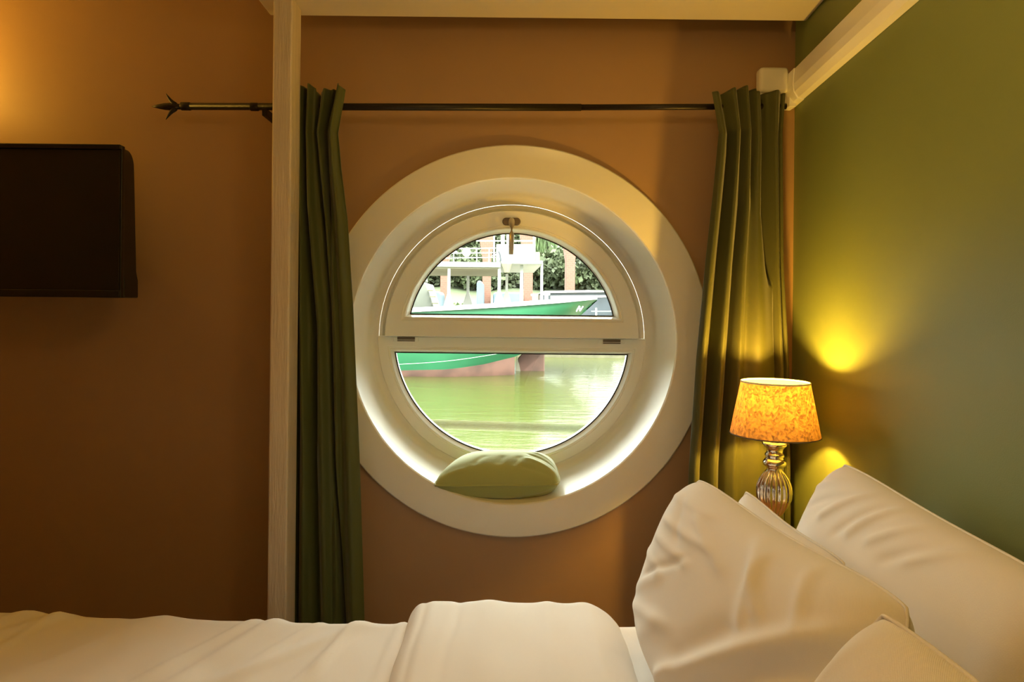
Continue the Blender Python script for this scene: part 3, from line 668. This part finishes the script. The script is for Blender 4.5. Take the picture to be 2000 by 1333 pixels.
# ------------------------------------------------------------------ light fittings just outside the frame
g = empty('added_fill_lamp', (.25, .80, pz), 'unseen small round lamp added under the lowered ceiling panel for warm fill', 'added lamp')  # invented fitting that carries the added fill light
MB().lathe([(0, pz - .001), (.09, pz - .001), (.09, pz - .016), (.0, pz - .016)], .25, .80, 40).build('lamp_body', m_white, g)
MB().lathe([(0, pz - .017), (.075, pz - .017), (.055, pz - .030), (0, pz - .034)], .25, .80, 40).build('diffuser', m_bulb, g, smooth=True)
g = empty('wall_sconce', (SCX, W - .002, SCZ), 'warm wall sconce just left of the television', 'wall lamp')
MB().tube([(SCX, W - .001, SCZ - .02), (SCX, W - .02, SCZ - .02)], .045, 24).build('back_plate', m_iron, g, smooth=False)
MB().tube([(SCX, W - .02, SCZ - .02), (SCX, 2.03, SCZ - .03), (SCX, 2.0, SCZ - .055)], .006, 10).build('arm', m_iron, g)
MB().lathe([(.02, SCZ - .055), (.055, SCZ - .05), (.060, SCZ - .045)], SCX, 2.0, 32).build('bulb_dish', m_iron, g, smooth=True)
MB().lathe([(.0, SCZ - .05), (.012, SCZ - .05), (.010, SCZ - .033), (.0, SCZ - .032)], SCX, 2.0, 20).build('bulb', m_bulb, g, smooth=True)
table_lamp(LAMP2X, LAMP2Y, -.70, 'lit table lamp with linen shade on the near side of the bed')
nightstand(0.28, RX(-1.17) - .014, -1.17, -.79, 'dark wooden nightstand on the near side of the bed')

# ------------------------------------------------------------------ outdoors
WZ = -1.62     # water level
o = MB().add([(-60, 2.7, WZ), (60, 2.7, WZ), (60, 27.2, WZ), (-60, 27.2, WZ)], [(0, 1, 2, 3)]).build('canal_water', m_water)
tag(o, 'murky green canal water with ripples', 'water', None, 'structure')

def leafcloud(name, mat, blobs, n, size, parent=None, hang=False, seed=1):
    r = np.random.RandomState(seed); vs = []; fs = []
    for k in range(n):
        c, rad = blobs[r.randint(len(blobs))]
        d = r.randn(3); d /= np.linalg.norm(d); q = r.rand() ** .4
        p = np.array(c) + d * np.array(rad) * q
        a = r.randn(3); a /= np.linalg.norm(a); b = np.cross(a, r.randn(3)); b /= np.linalg.norm(b) + 1e-9
        if hang: a = np.array([.12 * r.randn(), .12 * r.randn(), -1]); b = np.array([1, .3 * r.randn(), 0]); s1, s2 = size * 3, size * .45
        else: s1 = size * (.6 + r.rand()); s2 = s1 * .6
        i = len(vs); vs += [p - a * s1 - b * s2 * .2, p + b * s2, p + a * s1, p - b * s2]; fs.append((i, i + 1, i + 2, i + 3))
    return mesh_obj(name, vs, fs, mat, parent)

# ---- green boat; laid out along its side, which lies about 15 m from the window
BY = 15.0; YC = 17.0
boat = empty('moored_boat', (0, YC, WZ), 'green boat with a white canopy moored across the canal', 'boat')
xs_tip = P(1168, 583, YC)
def hb(u):   # half beam along the boat (u = pixel column in the photo)
    k = max(0.0, min(1.0, (u - 900) / (1168 - 900))); return 2.0 * math.sqrt(max(0, 1 - k ** 2.2))
us = list(np.linspace(560, 900, 12)) + list(np.linspace(915, 1166, 26))
top_v = lambda u: interp([(560, 612), (800, 607), (900, 602), (1000, 596), (1100, 588.5), (1168, 582)], u)
mid_v = lambda u: interp([(560, 727), (780, 724), (880, 722), (945, 712), (1007, 697), (1060, 672), (1100, 644), (1135, 616), (1168, 586)], u)
def hull_rows(u, tab, n):   # returns points from top to bottom for one side
    out = []; h = hb(u)
    for k in range(n + 1):
        t = k / n; v = tab[0](u) + (tab[1](u) - tab[0](u)) * t
        out.append((u, v, YC - h + tab[2](t, u)))
    return out
tuck = lambda t, u: 0.25 * t * t + 1.1 * t * t * max(0, (u - 880) / 290)
rows_g = [[P(u, v, min(y, YC)) for u, v, y in hull_rows(u, (top_v, mid_v, tuck), 8)] for u in us]
mb = MB(); mb.loft(rows_g, False)
mb.loft([[Vector((p.x, 2 * YC - p.y, p.z)) for p in r] for r in rows_g], False)
hull = mb.build('hull', m_hull, boat, smooth=True)
us_r = [u for u in us if u <= 1010]
rows_r = []
for u in us_r:
    bot = []
    for k in range(5):
        t = k / 4; y = min(YC, YC - hb(u) + tuck(1, u) + .15 * t * t); pa = P(u, mid_v(u), y); pb = P(u, 737, y); z = pa.z + (WZ - .25 - pa.z) * t
        bot.append(Vector((pa.x, y, z)))
    rows_r.append(bot)
mb = MB(); mb.loft(rows_r, False); mb.loft([[Vector((p.x, 2 * YC - p.y, p.z)) for p in r] for r in rows_r], False)
e = rows_r[-1]; mb.loft([e, [Vector((p.x, 2 * YC - p.y, p.z)) for p in e]], False)
mb.build('hull_bottom', m_red, boat, smooth=True)
gun = [P(u, top_v(u) - 1.5, YC - hb(u) - .03) for u in us]
mb = MB(); mb.loft([[p + Vector((0, -.04, -.055)), p + Vector((0, -.04, .045)), p + Vector((0, .16, .045)), p + Vector((0, .16, -.055))] for p in gun], True, True)
mb.loft([[Vector((q.x, 2 * YC - q.y, q.z)) for q in (p + Vector((0, -.04, -.055)), p + Vector((0, -.04, .045)), p + Vector((0, .16, .045)), p + Vector((0, .16, -.055)))] for p in gun], True, True)
mb.build('gunwale', m_bw, boat)
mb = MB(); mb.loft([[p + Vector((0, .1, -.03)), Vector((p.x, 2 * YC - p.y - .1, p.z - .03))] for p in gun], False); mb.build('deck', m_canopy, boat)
mb = MB(); r1 = [P(u, v, YC - .06) for u, v in ((1012, 745), (1012, 700), (1020, 692), (1045, 690), (1063, 692), (1063, 745))]
mb.prism([(p.x, p.z) for p in r1], YC - .06, YC + .06); mb.build('rudder', m_red, boat, bevel=.02)
a_, b_ = P(1061, 690, YC), P(1061, 745, YC); MB().tube([a_, b_], .035, 10).build('rudder_post', m_red, boat)
MB().prism([(P(u, v, YC - .1).x, P(u, v, YC - .1).z) for u, v in ((1007, 728), (1009, 697), (1014, 712), (1017, 728))], YC - .12, YC - .02).build('stern_fitting', m_canopy, boat)
rp = [P(780 + 200 * t, 712 - 22 * t + 4 * math.sin(t * PI), BY - .05 + .45 * t * t) for t in np.linspace(-1, 1.1, 16)]
MB().tube(rp, .006, 6).build('mooring_rope', m_rope, boat)
# letter near the bow
def stroke(mb, u0, v0, u1, v1, w):
    p0_, p1_ = P(u0, v0, YC - hb(u0)), P(u1, v1, YC - hb(u1)); off = Vector((0, -.16 if True else 0, 0)); mb.tube([p0_ + off, p1_ + off], w, 6)
mb = MB(); stroke(mb, 1124, 609, 1130, 598.5, .016); stroke(mb, 1130, 598.5, 1131, 608, .022); stroke(mb, 1131, 608, 1137, 599, .016)
mb.build('painted_letter', m_bw, boat)
# canopy with posts
cz0, cz1 = P(900, 522, BY).z, P(900, 512, BY).z
xL, xM, xRr = P(700, 516, BY).x, P(978, 516, BY).x, P(1060, 510, BY).x
can = MB().box(xL, xM, BY, 18.8, cz0, cz1).build('canopy_roof', m_bw, boat, bevel=.02)
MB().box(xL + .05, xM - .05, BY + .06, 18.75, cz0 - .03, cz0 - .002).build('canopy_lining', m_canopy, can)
MB().box(xM + .01, xRr, BY - .05, 18.8, P(1000, 516, BY).z, P(1000, 509, BY).z).build('bridge_roof', m_bw, boat, bevel=.02)
MB().box(P(969, 500, BY).x, P(1046, 500, BY).x, BY + .05, 17.6, P(1000, 508.5, BY).z, P(1000, 477, BY).z).build('wheelhouse', m_bw, boat, bevel=.03)
MB().box(P(1046, 500, BY).x + .01, P(1056, 500, BY).x, BY + .3, 16.6, P(1000, 508, BY).z, P(1000, 490, BY).z).build('locker', m_canopy, boat, bevel=.02)
def bpost(u, vt, Y, foot=True, w=3.2, fw=11, fh=28, mat=m_bw):
    # stands on the deck directly under its top
    k = Y / F; xt = P(u, vt, Y).x; zt_ = P(u, vt, Y).z
    vb = top_v(u) - 1; zb_ = P(u, vb, BY).z
    p = MB().box(xt - w * k, xt + w * k, Y, Y + .10, zb_, zt_).build('canopy_post', mat, boat)
    if foot: MB().prism([(xt - fw * k, zb_), (xt + fw * k, zb_), (xt + w * k, zb_ + fh * k), (xt - w * k, zb_ + fh * k)], Y - .02, Y + .12).build('post_foot', mat, p)
for u, vt, Y, ft, w in ((877, 521, BY + .08, True, 2.6), (975.5, 516, BY + .08, True, 3), (914, 535, 18.5, True, 2.6), (990, 535, 18.5, True, 2.6), (1019, 515, BY + .3, False, 3), (1058.5, 515, BY + .25, False, 2.4)):
    bpost(u, vt, Y, ft, w)
a_ = P(1066.5, 593, 15.2)
for u in (1043, 1067):
    p = P(u, top_v(u) - 1, YC - hb(u) + .15); b_ = MB().tube([p, p + Vector((0, 0, .20))], .045, 10).build('bollard', m_bw, boat)
    MB().tube([p + Vector((-.075, 0, .18)), p + Vector((.085, 0, .18))], .028, 8).build('bollard_crosspiece', m_bw, b_)
# railing on the canopy
rail = []
zr0 = cz1
for u in (830, 860, 886, 931, 955): 
    x = P(u, 512, BY + .1).x; MB().tube([(x, BY + .1, zr0), (x, BY + .1, P(u, 485, BY + .1).z)], .011, 8).build('rail_post', m_bw, boat)
for v in (486, 495, 504):
    MB().tube([P(815, v + 1, BY + .1), P(968, v - 1, BY + .1)], .010, 8).build('rail', m_bw, boat)
for v in (471,): MB().tube([P(930, v, 16.5), P(1043, v, 16.5)], .013, 8).build('upper_rail', m_bw, boat)
for u, w, v in ((982, .045, 440), (992, .035, 440), (1043.5, .03, 455), (965, .02, 455)):
    MB().tube([P(u, 511, 16.5), P(u, v, 16.5)], w, 8).build('mast', m_bw, boat)
MB().tube([P(978, 510, 15.0 - .02), P(977, 498, 14.98), P(974, 491, 14.98)], .02, 6).build('antenna', m_dark, boat)
# life-ring style dish hung on rails
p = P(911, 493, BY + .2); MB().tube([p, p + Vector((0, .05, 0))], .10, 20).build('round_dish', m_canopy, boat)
# lantern under the bridge roof
MB().tube([P(990, 516, BY), P(990, 533, BY)], [.12, .05], 12).build('searchlight', m_canopy, boat)

# ---- things behind the boat
quay_y = 26.6
o = MB().box(-60, 60, quay_y, 34, WZ - .5, WZ + .75).build('quay_ground', m_stone); tag(o, 'stone quay edge and strip of ground across the canal', 'ground', None, 'structure')
mb = MB(); lo = []
for x in np.linspace(-60, 60, 60):
    lo.append([(x, 34, WZ + .6), (x, 38, WZ + 1.6), (x, 46, .9 + .15 * math.sin(x)), (x, 52, 1.7 + .15 * math.sin(x * 1.3)), (x, 60, 1.9), (x, 140, 2.2)])
o = mb.loft(lo, False).build('grass_bank', m_grass, smooth=True); tag(o, 'green grass bank rising behind the brick pillars', 'grass bank', None, 'structure')
PY = 27.0
def pillar(u0, u1, flare, label, vtop=400):
    w = (u1 - u0) * PY / F; xc = P((u0 + u1) / 2, 560, PY).x; z0 = WZ + .7; zf = P(1000, 508, PY).z; zt_ = P(1000, vtop, PY).z; fl = flare
    hw = w / 2; pts = [(xc - hw, z0), (xc + hw, z0), (xc + hw, zf), (xc + hw + fl * .9, zt_), (xc - hw - fl * 1.2, zt_), (xc - hw, zf)]
    o = MB().prism(pts, PY, PY + .7).build('brick_pillar', m_brick, bevel=.01); tag(o, label, 'pillar', 'pink brick pillars beyond the boat')
pillar(860, 875, .30, 'pale pink brick pillar furthest left, beside the grey boat')
pillar(942, 958.5, .32, 'pale pink brick pillar widening upward left of the wheelhouse')
pillar(1023.5, 1040.5, .32, 'pale pink brick pillar rising behind the white wheelhouse')
pillar(1106, 1123, .30, 'pale pink brick pillar standing alone furthest right')
# dark tour boat
dy = 23.6
o = MB().box(-4, 60, 21.6, 22.8, WZ - .3, WZ + .12).build('jetty', m_stone, bevel=.02); tag(o, 'low stone jetty edge at the waterline right of the rudder', 'jetty', None, 'structure')
db = empty('tour_boat', (P(1110, 600, dy).x, dy, WZ), 'dark long covered boat moored behind the green bow', 'boat')
def hullbox(name, pts, y0, y1, mat, par, bev=.05):
    return MB().prism([(P(u, v, y0).x, P(u, v, y0).z) for u, v in pts], y0, y1).build(name, mat, par, bevel=bev)
hullbox('cabin', [(1058, 650), (1058, 574), (1066, 570), (1160, 569), (1186, 571), (1200, 580), (1200, 650)], dy, dy + 2.2, m_dark, db)
hullbox('cabin_roof', [(1055, 573), (1064, 569), (1150, 567), (1200, 569), (1200, 571), (1064, 573)], dy - .1, dy + 2.3, m_bw, db, .01)
hullbox('window_band', [(1075, 584), (1075, 578), (1190, 577), (1190, 581)], dy - .03, dy - .005, m_bw, db, .004)
hullbox('hull', [(1040, 712), (1036, 640), (1230, 640), (1225, 712)], dy - .3, dy + 2.6, m_dark, db)
hullbox('rail', [(1155, 609), (1155, 607.5), (1230, 607.5), (1230, 609)], dy - .5, dy - .46, m_bw, db, 0)
hullbox('rail_post', [(1163, 642), (1163, 602), (1166, 602), (1166, 642)], dy - .5, dy - .44, m_bw, db, 0)
# grey ship bow at left
gb = empty('grey_boat', (P(820, 600, 20.5).x, 20.5, WZ), 'grey boat bow rising behind the left end of the green boat', 'boat')
hullbox('hull', [(700, 650), (700, 548), (832, 552), (838, 570), (850, 610), (856, 650)], 20.5, 23.0 - .15, m_grey, gb)
hullbox('cabin', [(700, 547), (700, 520), (822, 524), (826, 550)], 21.0, 22.6, m_grey, gb)
for i, v in enumerate((567, 579, 592)): hullbox('strake', [(835 + i * 4, v), (835 + i * 4, v + 1.6), (846 + i * 5, v + 1.6), (845 + i * 5, v)], 20.3, 20.49, m_stone, gb, 0)
# small blue covered boats
for k, (u0, u1, v0) in enumerate(((842, 862, 569), (930, 944, 548), (962, 1020, 571))):
    y = 24.5 + k * .6
    lab = ['small pale blue boat beside the leftmost pillar', 'tall blue tarpaulin cover beside the second pillar', 'long low blue covered boat between the middle pillars'][k]
    mb = MB(); pts = [(u0, 630), (u0 + 1, v0 + 4), (u0 + 5, v0), (u1 - 4, v0 + 1), (u1, v0 + 6), (u1 + 1, 630)]
    pw = [(P(u, v, y).x, max(P(u, v, y).z, WZ - .1)) for u, v in pts]
    o = mb.prism(pw, y, y + 1.6).build('covered_boat', m_blue, bevel=.06); tag(o, lab, 'boat', 'blue covered boats by the pillars')
# hedge, path, trees
blobs = [((x, 50 + 1.5 * math.sin(x), 2.6 + .5 * math.sin(x * 1.7)), (2.2, 1.4, 1.5)) for x in np.arange(-14, 16, 1.7)]
o = leafcloud('hedge', m_leafd, blobs, 24000, .20, seed=4); tag(o, 'dark green hedge along the top of the grass bank', 'hedge')
blobs = [((x, 36.5 + math.sin(x * 2), -.55 + .2 * math.sin(x * 1.3)), (1.2, .9, .75)) for x in np.arange(-9, 1.5, 1.1)]
o = leafcloud('shrubs', m_leaf, blobs, 5000, .10, seed=6); tag(o, 'green shrubs growing behind the canopy posts', 'shrubs', None, 'stuff')
def tree(x, y, h, blobs, label, hang=False, n=6000, seed=1, mat=m_leaf, sz=.14):
    g = empty('tree', (x, y, 1.5), label, 'tree', 'trees above the hedge')
    MB().tube([(x, y, 1.2), (x + .1, y, 1.5 + h * .4), (x - .05, y, 1.5 + h * .8)], [.28, .2, .08], 10).build('trunk', m_trunk, g)
    leafcloud('foliage', mat, blobs, n, sz, g, hang, seed)
tx = P(1083, 480, 54).x
tree(tx, 54, 7, [((tx + a, 54 + b, 6.2 + c), (1.3, 1.2, 1.9)) for a, b, c in ((-1.6, 0, 0), (0, .5, .8), (1.5, 0, 0), (2.6, .6, .4), (-.6, -.6, -.6))], 'light green willow tree right of the wheelhouse', True, 15000, 3)
tx = P(900, 480, 56).x
tree(tx, 56, 6, [((tx + a, 56 + b, 5.6 + c), (1.6, 1.2, 1.3)) for a, b, c in ((-2.4, 0, -.6), (0, .5, .4), (2.0, 0, 0), (-4.2, 0, -.4))], 'bushy green tree behind the canopy railing', False, 14000, 5, m_leafd)
tx = P(1165, 480, 60).x
tree(tx, 60, 6, [((tx + a, 60 + b, 6.0 + c), (1.6, 1.2, 1.5)) for a, b, c in ((0, .5, .2), (2.2, 0, 0), (4.5, 0, .3))], 'darker tree behind the rightmost brick pillar', False, 14000, 9, m_leafd)
tx = P(995, 470, 66).x
tree(tx, 66, 7, [((tx + a, 66 + b, 6.9 + c), (1.8, 1.2, 1.6)) for a, b, c in ((-1.8, 0, 0), (.6, .5, .6))], 'tree rising behind the white wheelhouse', False, 10000, 10, m_leafd)
